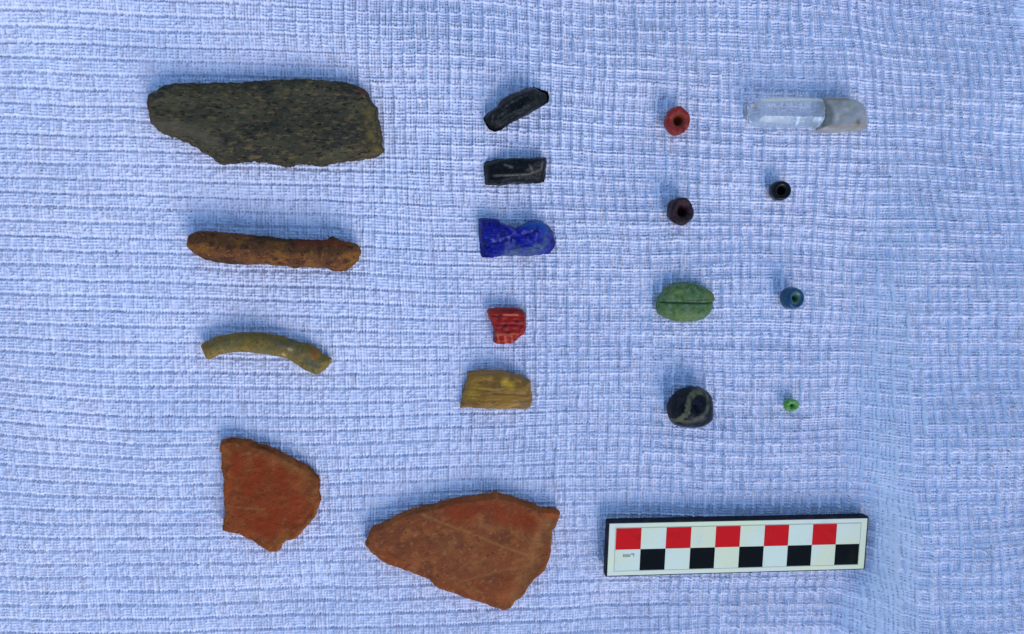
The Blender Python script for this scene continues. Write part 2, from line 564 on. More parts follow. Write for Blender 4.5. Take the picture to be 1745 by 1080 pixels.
o = solid('bangle_fragment', crop, pts, arc_mat, 26, 15, 12, wall=0.10, step=1.8, seed=3, jag=0.35,
          hfun=lambda x, y, d, C: (1.3 * vnoise(x, y, 12, 81) + 0.5 * vnoise(x, y, 4, 82)) * np.clip(d / 4, 0, 1),
          attrs={'grey': lambda x, y, d, C: (0.8 * near(line_px(crop, [(950, 240), (1100, 250), (1260, 360), (1420, 480)], 20), 7)(x, y)
                                             * (0.6 + 0.7 * vnoise(x, y, 6, 83)).clip(0, 1)),
                 'rust': lambda x, y, d, C: 0.8 * near(line_px(crop, [(1380, 310), (1410, 380)], 20), 4)(x, y) + 0.3 * near(line_px(crop, [(170, 250), (250, 260)], 15), 5)(x, y),
                 'speck': lambda x, y, d, C: np.maximum(near(line_px(crop, [(1060, 345), (1066, 355)], 20), 2.2)(x, y), near(line_px(crop, [(1120, 285), (1150, 292)], 20), 2.2)(x, y))})
tag(o, 'curved olive yellow bangle fragment arched upwards, above the smaller orange sherd', 'bangle fragment')

# ---- 4, 5 sherds
clay_pats = [('buff', A(126, 90, 62)), ('edge', A(116, 80, 50)), ('hot', A(130, 64, 34)), ('dark', A(50, 32, 26)), ('slip', A(112, 46, 28))]
clay = make_mat('orange_earthenware', A(108, 60, 38), [
    (A(96, 54, 36), 40, 0.45, 0.60), (A(120, 70, 44), 20, 0.52, 0.66), (A(124, 80, 54), 8, 0.54, 0.72, 6),
    (A(78, 44, 30), 6, 0.56, 0.70, 6)], rough=0.95, bumps=[(3.0, 1.8, 4), (9, 2.2, 4)], spec=0.06, pats=clay_pats)
crop = (350, 730, 4.695)
pts = [(120,110),(150,95),(250,92),(345,105),(400,140),(480,150),(560,180),(640,225),(700,260),(760,290),(830,325),(860,365),(895,395),(905,440),(905,520),(915,570),(895,630),(875,690),(840,745),(790,800),(725,870),(660,895),(615,920),(590,965),(570,980),(510,978),(460,950),(400,905),(340,880),(290,848),(220,830),(145,815),(140,780),(155,700),(155,600),(150,500),(150,400),(130,300),(130,200),(118,170)]
cr4 = crop
scr4 = [line_px(cr4, q, 25) for q in ([(600, 645), (680, 600), (760, 590)], [(470, 650), (490, 700), (480, 720)], [(250, 640), (480, 655)], [(280, 220), (350, 200), (370, 280)])]


def mx(*fs):
    r = fs[0]
    for f in fs[1:]: r = np.maximum(r, f)
    return r


def sherd4_h(x, y, d, C):
    h = 1.5 * vnoise(x, y, 26, 91) + 0.6 * vnoise(x, y, 7, 92)
    h += 2.5 * near(line_px(cr4, [(850, 350), (760, 500), (820, 700)], 25), 12)(x, y) * -1
    for s_ in scr4: h -= 0.8 * near(s_, 1.5)(x, y)
    return h * np.clip(d / 4, 0, 1)


o = solid('pottery_sherd', crop, pts, clay, 22, 4.0, 4, wall=0.66, step=2.2, hfun=sherd4_h, seed=4, jag=0.65, wall_rough=1.6,
          attrs={'buff': lambda x, y, d, C: mx(*[0.7 * near(s_, 1.8)(x, y) for s_ in scr4]) ,
                 'edge': lambda x, y, d, C: (np.exp(-(d / 6) ** 2) * 0.4 + 0.7 * near(line_px(cr4, [(760, 330), (800, 480), (860, 560)], 25), 14)(x, y)
                                             + 0.5 * near(line_px(cr4, [(200, 200), (400, 250), (700, 290)], 25), 12)(x, y) + 0.5 * near(line_px(cr4, [(540, 900), (620, 860)], 25), 12)(x, y)).clip(0, .85) * (0.6 + 0.6 * vnoise(x, y, 8, 95)).clip(0, 1),
                 'hot': lambda x, y, d, C: mx(0.8 * near(line_px(cr4, [(865, 580), (872, 600)], 25), 3)(x, y), 0.6 * near(line_px(cr4, [(200, 350), (190, 420), (170, 560)], 25), 5)(x, y),
                                              0.6 * near(line_px(cr4, [(300, 825), (350, 840)], 25), 5)(x, y), 0.5 * near(line_px(cr4, [(840, 640), (770, 740)], 25), 4)(x, y)),
                 'dark': lambda x, y, d, C: 0.8 * near(line_px(cr4, [(420, 150), (560, 185), (650, 235)], 25), 3)(x, y) + 0.4 * near(line_px(cr4, [(150, 98), (330, 100)], 25), 2)(x, y),
                 'slip': lambda x, y, d, C: 0.8 * smooth01(10, 22, d) * (0.7 + 0.6 * vnoise(x, y, 18, 96)).clip(0, 1)})
tag(o, 'smaller orange red pottery sherd with straight left edge and pointed bottom, at lower left', 'pottery sherd', 'broken orange pottery sherds')

crop = (600, 820, 4.5)
cr5 = crop
pts = [(105,480),(130,420),(150,360),(210,340),(300,300),(400,250),(500,215),(620,195),(720,160),(830,135),(950,122),(1050,110),(1100,98),(1180,115),(1290,150),(1380,180),(1450,215),(1540,220),(1590,240),(1580,290),(1555,350),(1530,380),(1530,470),(1505,600),(1470,680),(1410,730),(1350,800),(1320,860),(1240,920),(1215,965),(1160,978),(1100,960),(1000,925),(880,885),(780,850),(650,805),(590,745),(480,700),(400,670),(290,635),(200,580),(140,530)]
sc_main = line_px(cr5, [(540, 260), (760, 345), (950, 420), (1150, 500), (1330, 560)], 25)
sc_b = line_px(cr5, [(820, 780), (950, 740), (1150, 690), (1300, 670)], 25)
sc_c = line_px(cr5, [(1180, 260), (1230, 380), (1290, 450)], 25)
sc_d = line_px(cr5, [(1265, 270), (1320, 440)], 25)
edge5 = line_px(cr5, [(1540, 290), (1440, 420), (1400, 560), (1340, 700), (1290, 800), (1210, 930)], 25)
clay2 = make_mat('buff_earthenware', A(108, 64, 44), [
    (A(96, 58, 44), 48, 0.45, 0.60), (A(120, 76, 50), 24, 0.50, 0.66), (A(128, 90, 64), 8, 0.54, 0.74, 6),
    (A(80, 50, 36), 6, 0.58, 0.71, 6)], rough=0.95, bumps=[(3.0, 1.8, 4), (10, 2.2, 4)], spec=0.06, pats=clay_pats)


def sherd5_h(x, y, d, C):
    h = 1.6 * vnoise(x, y, 34, 101) + 0.6 * vnoise(x, y, 8, 102)
    h -= 4.0 * near(edge5, 14)(x, y)
    for s_ in (sc_main, sc_b, sc_c, sc_d): h -= 0.9 * near(s_, 2.0)(x, y)
    return h * np.clip(d / 4, 0, 1)


o = solid('pottery_sherd', crop, pts, clay2, 23, 4.0, 4, wall=0.66, step=2.4, hfun=sherd5_h, seed=6, jag=0.6, wall_rough=1.6,
          attrs={'buff': lambda x, y, d, C: mx(0.75 * near(sc_main, 2.6)(x, y), 0.5 * near(sc_b, 3)(x, y), 0.55 * near(sc_c, 1.6)(x, y), 0.4 * near(sc_d, 1.6)(x, y),
                                               0.5 * near(line_px(cr5, [(990, 340), (1150, 360)], 25), 6)(x, y), 0.75 * near(edge5, 14)(x, y) * (0.7 + 0.5 * vnoise(x, y, 9, 105)).clip(0, 1),
                                               0.45 * near(line_px(cr5, [(700, 480), (900, 540), (1000, 620), (800, 640)], 25), 14)(x, y) * (0.5 + vnoise(x, y, 8, 106)).clip(0, 1)),
                 'edge': lambda x, y, d, C: (np.exp(-(d / 5) ** 2) * 0.35).clip(0, 1) * (0.6 + 0.6 * vnoise(x, y, 8, 107)).clip(0, 1),
                 'hot': lambda x, y, d, C: mx(0.7 * near(line_px(cr5, [(1490, 235), (1560, 270)], 25), 6)(x, y), 0.35 * near(line_px(cr5, [(250, 560), (400, 640)], 25), 6)(x, y), 0.3 * near(line_px(cr5, [(1150, 880), (1190, 940)], 25), 10)(x, y)),
                 'dark': lambda x, y, d, C: near(line_px(cr5, [(958, 428), (964, 432)], 25), 1.5)(x, y) + 0.5 * near(line_px(cr5, [(620, 195), (830, 138)], 25), 2)(x, y),
                 'slip': lambda x, y, d, C: (0.75 * near(line_px(cr5, [(760, 230), (1050, 220), (1350, 300)], 25), 20)(x, y) + 0.4 * near(line_px(cr5, [(900, 820), (1200, 800)], 25), 16)(x, y)) * (0.7 + 0.6 * vnoise(x, y, 18, 108)).clip(0, 1)})
tag(o, 'larger orange brown pottery sherd crossed by a pale diagonal scratch, left of the scale bar', 'pottery sherd', 'broken orange pottery sherds')

# ---- 6, 7 dark glass fragments
blackglass = make_mat('black_glass', A(2, 4, 8), [
    (A(18, 20, 20), 12, 0.50, 0.66), (A(48, 44, 34), 6, 0.60, 0.74, 5), (A(54, 28, 34), 9, 0.66, 0.76)],
    rough=0.35, bumps=[(5, 2.0, 4)], spec=0.22, rough_var=(7, 0.12, 0.4), pats=[('pale', A(92, 92, 96))])
crop = (780, 130, 3.275); crg = crop
pts = [(140,235),(175,205),(215,180),(235,145),(280,115),(340,95),(370,75),(420,68),(460,80),(498,92),(508,120),(500,155),(455,180),(400,215),(350,240),(290,270),(240,305),(205,318),(170,300),(150,265)]
gl = [line_px(crg, q, 20) for q in ([(180, 220), (300, 150), (430, 80)], [(200, 290), (330, 220), (480, 130)])]
o = solid('black_glass_fragment', crop, pts, blackglass, 26, 12, 8, wall=0.15, step=1.7, seed=7, jag=0.35, smooth=0.2, flat_shade=True,
          hfun=lambda x, y, d, C: planes(x, y, C, 3, 9, 0.8) + 1.6 * near(gl[0], 3)(x, y) - 1.5 * near(gl[1], 3)(x, y) + 0.7 * vnoise(x, y, 6, 110),
          attrs={'pale': lambda x, y, d, C: 0.0 * x})
tag(o, 'black glassy fragment lying aslant, topmost of the middle column', 'glass fragment', 'black glassy fragments')
pts = [(148,485),(160,478),(230,465),(300,460),(400,460),(490,455),(493,490),(488,540),(480,590),(440,598),(360,600),(290,600),(230,610),(155,605),(150,560),(148,520)]
pl = line_px(crg, [(200, 556), (280, 555), (340, 552), (400, 548)], 25)
pl2 = [line_px(crg, q, 25) for q in ([(398, 500), (415, 530)], [(470, 480), (465, 520)], [(400, 545), (450, 525)], [(260, 497), (300, 510)])]
o = solid('black_glass_fragment', crop, pts, blackglass, 24, 9, 6, wall=0.3, step=1.7, seed=8, jag=0.3, smooth=0.1, flat_shade=True,
          hfun=lambda x, y, d, C: planes(x, y, C, 9, 5, 0.45) + 1.6 * near(pl, 1.6)(x, y) + sum(1.2 * near(q, 1.8)(x, y) for q in pl2),
          attrs={'pale': lambda x, y, d, C: mx(0.85 * near(pl, 1.2)(x, y), *[0.6 * near(q, 1.6)(x, y) for q in pl2])})
tag(o, 'black glassy rectangular fragment with a thin pale line, lying level above the blue piece', 'glass fragment', 'black glassy fragments')

# ---- 8 blue glass
pts = [(118,800),(140,792),(225,798),(240,815),(280,830),(320,846),(365,828),(400,808),(440,803),(475,815),(510,840),(530,865),(535,910),(545,935),(530,965),(500,990),(440,995),(380,1000),(290,1000),(250,998),(200,1008),(140,1008),(128,985),(130,940),(120,900),(122,850)]
bm = make_mat('cobalt_glass', A(3, 10, 128), [
    (A(4, 14, 84), 12, 0.48, 0.62), (A(12, 44, 150), 10, 0.60, 0.72), (A(70, 84, 140), 4, 0.66, 0.76, 5)],
    rough=0.25, bumps=[(4, 1.6, 4), (9, 2.2, 3)], spec=0.2, rough_var=(6, 0.12, 0.4),
    pats=[('grey', A(58, 80, 124)), ('light', A(96, 112, 185)), ('sky', A(16, 66, 152))])
bl = [line_px(crg, q, 25) for q in ([(190, 925), (270, 905), (340, 890), (430, 860)], [(270, 830), (330, 880), (420, 930), (500, 960)], [(300, 900), (320, 950)], [(440, 880), (420, 960)], [(280, 960), (400, 935), (500, 880)], [(230, 800), (250, 900), (270, 1000)])]
bgrey = line_px(crg, [(290, 985), (400, 975), (480, 950), (500, 900)], 25)
bsky = line_px(crg, [(380, 825), (450, 820), (490, 850)], 25)


def blue_h(x, y, d, C):
    x0 = C[:, 0].min()
    ribs = 0.7 * np.cos(2 * np.pi * y / 3.3) * smooth01(x0 + 42, x0 + 26, x)
    h = planes(x, y, C, 21, 9, 0.6) + ribs + 1.2 * vnoise(x, y, 9, 121)
    for i, q in enumerate(bl): h += (1.6 if i % 2 else -1.6) * near(q, 3.2)(x, y)
    return h


o = solid('blue_glass_fragment', crop, pts, bm, 28, 9, 6, wall=0.3, step=1.6, seed=10, jag=0.45, smooth=0.3, flat_shade=True, hfun=blue_h,
          attrs={'grey': lambda x, y, d, C: (0.95 * near(bgrey, 9)(x, y) * (0.7 + 0.6 * vnoise(x, y, 6, 122))).clip(0, 1),
                 'light': lambda x, y, d, C: mx(*[0.38 * near(q, 1.5)(x, y) for q in bl[:4]]) * (0.25 + 1.2 * vnoise(x, y, 6, 123)).clip(0, 1) + 0.45 * smooth01(0.3, 0.7, vnoise(x, y, 3.5, 124)) * near(bl[0], 8)(x, y),
                 'sky': lambda x, y, d, C: 0.9 * near(bsky, 6)(x, y)})
tag(o, 'deep cobalt blue glass fragment with chipped greyish right end and ribbed left end', 'glass fragment')

# ---- 9 red, 10 amber
crop = (760, 500, 4.911); crr = crop
pts = [(345,150),(360,128),(430,118),(520,122),(600,122),(640,140),(665,175),(670,240),(668,300),(650,340),(620,365),(580,400),(540,418),(510,412),(480,422),(430,418),(398,405),(398,340),(400,300),(385,245),(365,200)]
rm = make_mat('red_glass', A(124, 24, 18), [
    (A(84, 14, 20), 9, 0.46, 0.62), (A(150, 52, 42), 6, 0.58, 0.72)], rough=0.4, bumps=[(4, 1.6, 4)], spec=0.2, stretch=(0.4, 1, 1),
    pats=[('pale', A(176, 96, 74)), ('dark', A(74, 14, 22))])
rl = [line_px(crr, q, 20) for q in ([(410, 345), (600, 340)], [(430, 330), (440, 400)], [(490, 340), (500, 410)], [(545, 335), (555, 400)], [(480, 178), (600, 180)])]
rd = [line_px(crr, q, 20) for q in ([(470, 140), (640, 145)], [(440, 315), (600, 318)], [(460, 260), (640, 262)], [(402, 300), (402, 400)])]
o = solid('red_glass_fragment', crop, pts, rm, 22, 9, 6, wall=0.2, step=1.5, seed=12, jag=0.35, smooth=0.3, flat_shade=False,
          hfun=lambda x, y, d, C: 0.4 * np.cos(2 * np.pi * (y + 0.04 * x) / 7.5) + 1.2 * vnoise(x, y, 6, 131) - mx(*[1.3 * near(q, 2)(x, y) for q in rd]),
          attrs={'pale': lambda x, y, d, C: mx(*[0.7 * near(q, 1.4)(x, y) for q in rl]), 'dark': lambda x, y, d, C: mx(*[0.75 * near(q, 1.9)(x, y) for q in rd])})
tag(o, 'small red ribbed glass fragment with a ragged lower edge, above the amber piece', 'glass fragment')
pts = [(120,960),(130,880),(150,800),(170,740),(190,655),(260,645),(350,640),(500,650),(590,680),(640,685),(655,710),(705,730),(712,800),(722,870),(715,940),(680,965),(560,965),(400,965),(200,960)]
am = make_mat('amber_glass', A(116, 90, 38), [
    (A(94, 74, 38), 16, 0.46, 0.60), (A(128, 106, 46), 8, 0.54, 0.68), (A(82, 66, 38), 5, 0.58, 0.70)],
    rough=0.35, bumps=[(5, 1.4, 4)], spec=0.22, stretch=(0.35, 1, 1), rough_var=(9, 0.25, 0.55),
    pats=[('yellow', A(168, 150, 30)), ('dark', A(78, 62, 18)), ('top', A(110, 88, 62))])
ay = [line_px(crr, q, 20) for q in ([(490, 740), (540, 760)], [(170, 850), (260, 800), (350, 790)])]
ad = [line_px(crr, q, 20) for q in ([(440, 745), (440, 775)], [(250, 800), (400, 815)], [(400, 830), (700, 850)], [(280, 740), (330, 730)])]
o = solid('amber_glass_fragment', crop, pts, am, 26, 11, 6, wall=0.25, step=1.7, seed=13, jag=0.4, smooth=0.3,
          hfun=lambda x, y, d, C: 0.16 * np.cos(2 * np.pi * (y + 0.03 * x) / 6.2) + 1.6 * vnoise(x, y, 10, 141) * smooth01(C[:, 1].mean() - 5, C[:, 1].mean() + 12, y) + planes(x, y, C, 31, 3, 0.35) - mx(*[1.0 * near(q, 2)(x, y) for q in ad]),
          attrs={'yellow': lambda x, y, d, C: mx(0.5 * near(ay[0], 6)(x, y), 0.12 * near(ay[1], 6)(x, y)), 'dark': lambda x, y, d, C: mx(*[0.6 * near(q, 1.8)(x, y) for q in ad]),
                 'top': lambda x, y, d, C: 0.7 * near(line_px(crr, [(260, 655), (480, 660), (640, 700)], 20), 4)(x, y)})
tag(o, 'amber yellow glass fragment, flat bottomed, lowest of the middle column', 'glass fragment')

# ---- leaf shaped green bead
crop = (1100, 460, 9.82); crl = crop
pts = [(168,530),(200,440),(280,340),(370,262),(480,220),(620,200),(760,225),(900,260),(1000,310),(1080,370),(1115,440),(1115,510),(1085,580),(1060,680),(1000,760),(900,820),(760,850),(600,850),(450,835),(330,790),(220,740),(178,700),(165,610)]
lm = make_mat('green_faience', A(62, 92, 64), [
    (A(76, 102, 88), 12, 0.46, 0.60), (A(50, 82, 42), 9, 0.50, 0.64), (A(96, 118, 100), 5, 0.60, 0.72)],
    rough=0.6, bumps=[(4, 1.6, 4)], spec=0.15, pats=[('groove', A(26, 52, 34)), ('yellow', A(120, 138, 70)), ('brown', A(98, 98, 50))])
lg = line_px(crl, [(215, 530), (430, 535), (640, 540), (900, 545), (1110, 530)], 16)
lg2 = line_px(crl, [(600, 500), (800, 490), (1080, 480)], 16)
lv = [line_px(crl, q, 16) for q in ([(565, 480), (640, 320)], [(700, 320), (780, 420)], [(570, 560), (580, 720)], [(330, 450), (420, 350), (580, 330)], [(620, 640), (720, 580)])]
o = solid('scaraboid_bead', crop, pts, lm, 24, 22, 9, wall=0.2, step=1.3, seed=14, jag=0.2, smooth=0.8,
          hfun=lambda x, y, d, C: -3.4 * near(lg, 1.5)(x, y) - 0.9 * near(lg2, 1.2)(x, y) + mx(*[0.9 * near(q, 1.5)(x, y) for q in lv]) + 0.6 * vnoise(x, y, 7, 151),
          attrs={'groove': lambda x, y, d, C: mx(0.8 * near(lg, 1.2)(x, y), 0.4 * near(lg2, 1.2)(x, y)), 'yellow': lambda x, y, d, C: mx(0.3 * near(line_px(crl, [(370, 430), (420, 340), (560, 370)], 16), 4)(x, y), 0.2 * near(line_px(crl, [(500, 760), (750, 750)], 16), 6)(x, y)),
                 'brown': lambda x, y, d, C: 0.6 * near(line_px(crl, [(1000, 380), (1040, 430)], 16), 5)(x, y)})
tag(o, 'green oval leaf-like bead with an incised line along its middle', 'bead')

# ---- dark veined bead
crop = (1110, 640, 9.815); crv = crop
pts = [(265,500),(300,400),(370,310),(450,240),(560,200),(680,180),(800,195),(900,240),(970,320),(995,420),(1000,560),(990,690),(930,770),(820,830),(700,855),(560,850),(430,830),(340,780),(290,690),(265,600)]
vm = make_mat('veined_dark_stone', A(8, 14, 24), [(A(26, 28, 52), 14, 0.5, 0.66), (A(14, 30, 30), 10, 0.55, 0.70), (A(52, 48, 58), 6, 0.64, 0.76)],
              rough=0.3, bumps=[(6, 1.2, 4)], spec=0.14, pats=[('vein', A(76, 84, 72)), ('hole', A(8, 6, 12))])
vl = [line_px(crv, q, 40) for q in ([(360, 790), (440, 710), (540, 590), (560, 460), (610, 350), (720, 270), (820, 265), (900, 310)],)]
vl2 = [line_px(crv, q, 40) for q in ([(900, 330), (890, 460), (860, 560), (760, 650), (650, 730), (560, 740), (480, 740)],)]
o = solid('veined_bead', crop, pts, vm, 52, 34, 26, wall=0.08, step=1.4, seed=15, jag=0.1, smooth=1.0,
          hfun=lambda x, y, d, C: -5 * near(line_px(crv, [(670, 470), (720, 560)], 45), 3.0)(x, y) + 0.5 * vnoise(x, y, 9, 161),
          attrs={'vein': lambda x, y, d, C: mx(smooth01(0.3, 0.6, near(vl[0], 4.4)(x + 1.2 * vnoise(x, y, 4, 163), y + 1.2 * vnoise(x, y, 4, 164))), 0.6 * smooth01(0.3, 0.65, near(vl2[0], 4.0)(x, y))) * (0.75 + 0.6 * vnoise(x, y, 5, 162)).clip(0, 1),
                 'hole': lambda x, y, d, C: 0.8 * near(line_px(crv, [(650, 440), (720, 560)], 45), 2.2)(x, y)})
tag(o, 'black rounded bead with swirling pale olive veins, below the green oval bead', 'bead')


# ---- small drilled beads
def bead(name, px, py, R, h, rh, mat, tilt=(0, 0), sx=1.0, sy=1.0, rnd=0.42, seed=0, lump=0.6, attrs=None, dish=0.0, spin=0.0):
    nu, nv = 56, 28
    r = np.random.default_rng(seed)
    prof = []
    # closed rounded section between hole radius rh and R; superellipse
    a, b = (R - rh) / 2, h / 2
    mid = (R + rh) / 2
    for j in range(nv):
        t = 2 * np.pi * j / nv
        e = rnd
        c_, s_ = math.cos(t), math.sin(t)
        prof.append((mid + a * math.copysign(abs(c_) ** e, c_), b * math.copysign(abs(s_) ** e, s_)))
    V = []; att = []
    for i in range(nu):
        th = 2 * np.pi * i / nu
        for j, (pr, pz) in enumerate(prof):
            k = mnoise.noise(Vector((math.cos(th) * 1.3, math.sin(th) * 1.3, pz / h * 1.5 + seed))) * lump * 2
            k2 = mnoise.noise(Vector((math.cos(th) * pr / 3.5, math.sin(th) * pr / 3.5, pz / 4 + seed * 3.1))) * lump * 0.7
            if pr < rh + (R - rh) * 0.35 and pz < -0.12 * h: pr = 0.12
            rr_ = pr + (k + k2) * (pr / R)
            zz = pz + mnoise.noise(Vector((math.cos(th) * 2, math.sin(th) * 2, 5 + seed))) * lump + (-dish * max(0, 1 - (pr - rh) / (R - rh)) if pz > 0 else 0)
            V.append((rr_ * math.cos(th) * sx, rr_ * math.sin(th) * sy, zz))
            att.append(1.0 if pr < rh + (R - rh) * 0.45 else 0.0)
    F = []
    for i in range(nu):
        for j in range(nv):
            F.append([i * nv + j, ((i + 1) % nu) * nv + j, ((i + 1) % nu) * nv + (j + 1) % nv, i * nv + (j + 1) % nv])
    rot = Matrix.Rotation(tilt[0], 3, 'X') @ Matrix.Rotation(tilt[1], 3, 'Y') @ Matrix.Rotation(spin, 3, 'Z')
    V = np.array([tuple(rot @ Vector(v)) for v in V])
    x, y = P(px, py, h * 0.55 + 3)
    ang = np.linspace(0, 2 * np.pi, 40)
    foot = np.stack([x + np.outer([0.3, 0.6, 0.9], R * np.cos(ang)).ravel(), y + np.outer([0.3, 0.6, 0.9], R * np.sin(ang)).ravel()], -1)
    z0 = rest_z(foot) - 0.8 - V[:, 2].min()
    o = new_mesh_object(name, V + np.array([x, y, z0]), F, mat, None, True, (x, y, z0), attr={'inner': att})
    return o


redm = make_mat('red_coral', A(104, 32, 36), [(A(128, 54, 52), 8, 0.5, 0.66), (A(80, 22, 28), 9, 0.5, 0.66)], rough=0.5, bumps=[(5, 1.4, 4)], spec=0.2, pats=[('inner', A(96, 44, 34))])
o = bead('drilled_bead', 1155.5, 205.0, 21.5, 30, 6.5, redm, tilt=(0.03, -0.06), sx=0.95, sy=1.06, rnd=0.6, seed=2, lump=1.0, dish=5)
G = 'small drilled beads'
tag(o, 'brick red bead with a dark round hole, topmost of the bead column', 'bead', G)
plum = make_mat('plum_glass', A(34, 12, 22), [(A(40, 26, 34), 8, 0.52, 0.66), (A(66, 58, 68), 4, 0.62, 0.74), (A(8, 6, 14), 6, 0.5, 0.64)], rough=0.35, bumps=[(4.5, 3.0, 4)], spec=0.25)
o = bead('drilled_bead', 1158.0, 361.0, 22.5, 30, 6.5, plum, tilt=(0.0, 0.14), rnd=0.7, seed=5, lump=2.0, dish=6)
tag(o, 'very dark plum bead with a rough broken face, below the brick red bead', 'bead', G)
blk = make_mat('black_bead_glass', A(3, 6, 12), [(A(16, 26, 36), 7, 0.58, 0.72)], rough=0.22, bumps=[(6, 0.8, 3)], spec=0.25)
o = bead('drilled_bead', 1327.5, 325.0, 17.0, 24, 5.5, blk, tilt=(0.08, -0.10), rnd=0.7, seed=7, lump=0.4, dish=3)
tag(o, 'glossy black round bead, below the clear crystal', 'bead', G)
teal = make_mat('teal_glass', A(6, 52, 92), [(A(6, 38, 82), 10, 0.48, 0.62), (A(14, 82, 108), 9, 0.58, 0.70)], rough=0.3, bumps=[(6, 0.5, 2)], spec=0.4, pats=[('inner', A(50, 86, 80))])
o = bead('drilled_bead', 1346.4, 507.3, 18.6, 27, 4.0, teal, tilt=(-0.02, 0.22), rnd=0.7, seed=9, lump=0.5, dish=5)
tag(o, 'teal blue round bead with a pale greenish hole, right of the green oval bead', 'bead', G)
grn = make_mat('green_bead_glass', A(62, 120, 56), [(A(84, 138, 90), 5, 0.5, 0.66), (A(40, 96, 44), 5, 0.55, 0.7)], rough=0.45, bumps=[(3.5, 0.5, 2)], spec=0.35)
o = bead('drilled_bead', 1344.8, 688.6, 12.2, 13, 2.4, grn, tilt=(0.1, 0.0), sx=1.08, sy=0.95, rnd=0.75, seed=12, lump=0.6, dish=1.5)
tag(o, 'tiny bright green bead with a pinhole, smallest of all the finds', 'bead', G)

# ---- crystal
crop = (1250, 140, 6.98)
cx, cy = P(1375, 196, 15)
root = bpy.data.objects.new('crystal_fragment', None); col.objects.link(root)
root.location = Vector((cx, cy, 4)) * S
root.empty_display_size = 0.01
tag(root, 'clear colourless crystal rod with a cloudy grey right end, at upper right', 'crystal')
zc = rest_z(np.array([P(1250 + a / 6.98, 140 + b / 6.98, 10) for a in range(200, 1580, 40) for b in range(190, 580, 40)])) - 0.8
clear = make_mat('clear_crystal', (0.97, 0.97, 0.98, 1), [], rough=0.12, bumps=[(16, 1.4, 2)], spec=0.5, transmission=0.94, ior=1.42, rough_var=(14, 0.02, 0.12),
                 pats=[('milk_glint', (0.95, 0.95, 0.95, 1)), ('warm_glint', (0.86, 0.74, 0.54, 1)), ('rust', (0.6, 0.3, 0.2, 1))])
pts = [(190,330),(195,260),(245,235),(300,190),(370,175),(480,170),(640,172),(800,175),(950,180),(1060,185),(1060,300),(1060,420),(1050,520),(940,520),(800,525),(640,522),(450,518),(300,508),(240,480),(205,420)]
N_, L_, B_ = nodes_of(clear)
at_ = N_.new('ShaderNodeAttribute'); at_.attribute_name = 'milk_glint'  # milky fracture plane plus white glints, brightness painted into the crystal
at2_ = N_.new('ShaderNodeAttribute'); at2_.attribute_name = 'warm_glint'  # yellowish highlights along the edges, painted as colour that also cuts transmission
ad_ = N_.new('ShaderNodeMath'); ad_.operation = 'ADD'
L_.new(at_.outputs['Fac'], ad_.inputs[0]); L_.new(at2_.outputs['Fac'], ad_.inputs[1])
mr_ = N_.new('ShaderNodeMapRange'); mr_.inputs['To Min'].default_value = 0.95; mr_.inputs['To Max'].default_value = 0.35
L_.new(ad_.outputs[0], mr_.inputs['Value']); L_.new(mr_.outputs[0], B_.inputs['Transmission Weight'])
fac = line_px(crop, [(240, 290), (480, 275), (760, 270), (1050, 262)], 20)
fac2 = line_px(crop, [(240, 410), (600, 415), (1050, 420)], 20)


def crystal_h(x, y, d, C):
    y1, y0 = C[:, 1].max(), C[:, 1].min()
    x0 = C[:, 0].min()
    T = 0 * x
    T = np.minimum(T, -(y - (y1 - 15)) * 0.75)
    T = np.minimum(T, -((y0 + 14) - y) * 0.85)
    T = np.minimum(T, -((x0 + 22) - x) * 0.6)
    return T + 0.8 * near(fac, 1.3)(x, y) + 0.5 * vnoise(x, y, 12, 171)


o1 = solid('clear_section', crop, pts, clear, 30, 4, 4, wall=0.7, step=1.7, seed=17, jag=0.15, smooth=0.2, hfun=crystal_h, parent=root, zbase=zc,
           flat_shade=False, wall_rough=0.2,
           attrs={'milk_glint': lambda x, y, d, C: mx(0.8 * near(line_px(crop, [(705, 450), (712, 510)], 20), 3.2)(x, y), 0.6 * near(line_px(crop, [(900, 470), (1030, 475)], 20), 4)(x, y), 0.35 * near(line_px(crop, [(300, 215), (380, 195)], 20), 3)(x, y), 0.2 + 0 * x), 'warm_glint': lambda x, y, d, C: mx(0.9 * near(line_px(crop, [(300, 240), (480, 235), (640, 215), (760, 215), (1000, 225)], 20), 3.5)(x, y), 0.3 * near(line_px(crop, [(280, 460), (600, 470)], 20), 6)(x, y)),
                  'rust': lambda x, y, d, C: mx(0.8 * near(line_px(crop, [(215, 270), (225, 330)], 20), 3)(x, y), 0.6 * near(line_px(crop, [(1000, 200), (1060, 205)], 20), 3)(x, y))})
cloudy = make_mat('cloudy_quartz', A(116, 128, 150), [(A(104, 122, 128), 16, 0.48, 0.64), (A(134, 140, 160), 12, 0.55, 0.7)], rough=0.5, bumps=[(6, 0.9, 3)], spec=0.4,
                  sss=0.25, pats=[('dark', A(66, 80, 84)), ('brown', A(94, 80, 62)), ('pink', A(136, 118, 126))])
pts2 = [(1062,185),(1180,180),(1290,185),(1350,190),(1450,215),(1530,262),(1562,320),(1575,420),(1578,500),(1572,560),(1480,568),(1360,570),(1280,582),(1180,585),(1080,572),(1035,555),(1040,525),(1062,500),(1062,400),(1062,300)]
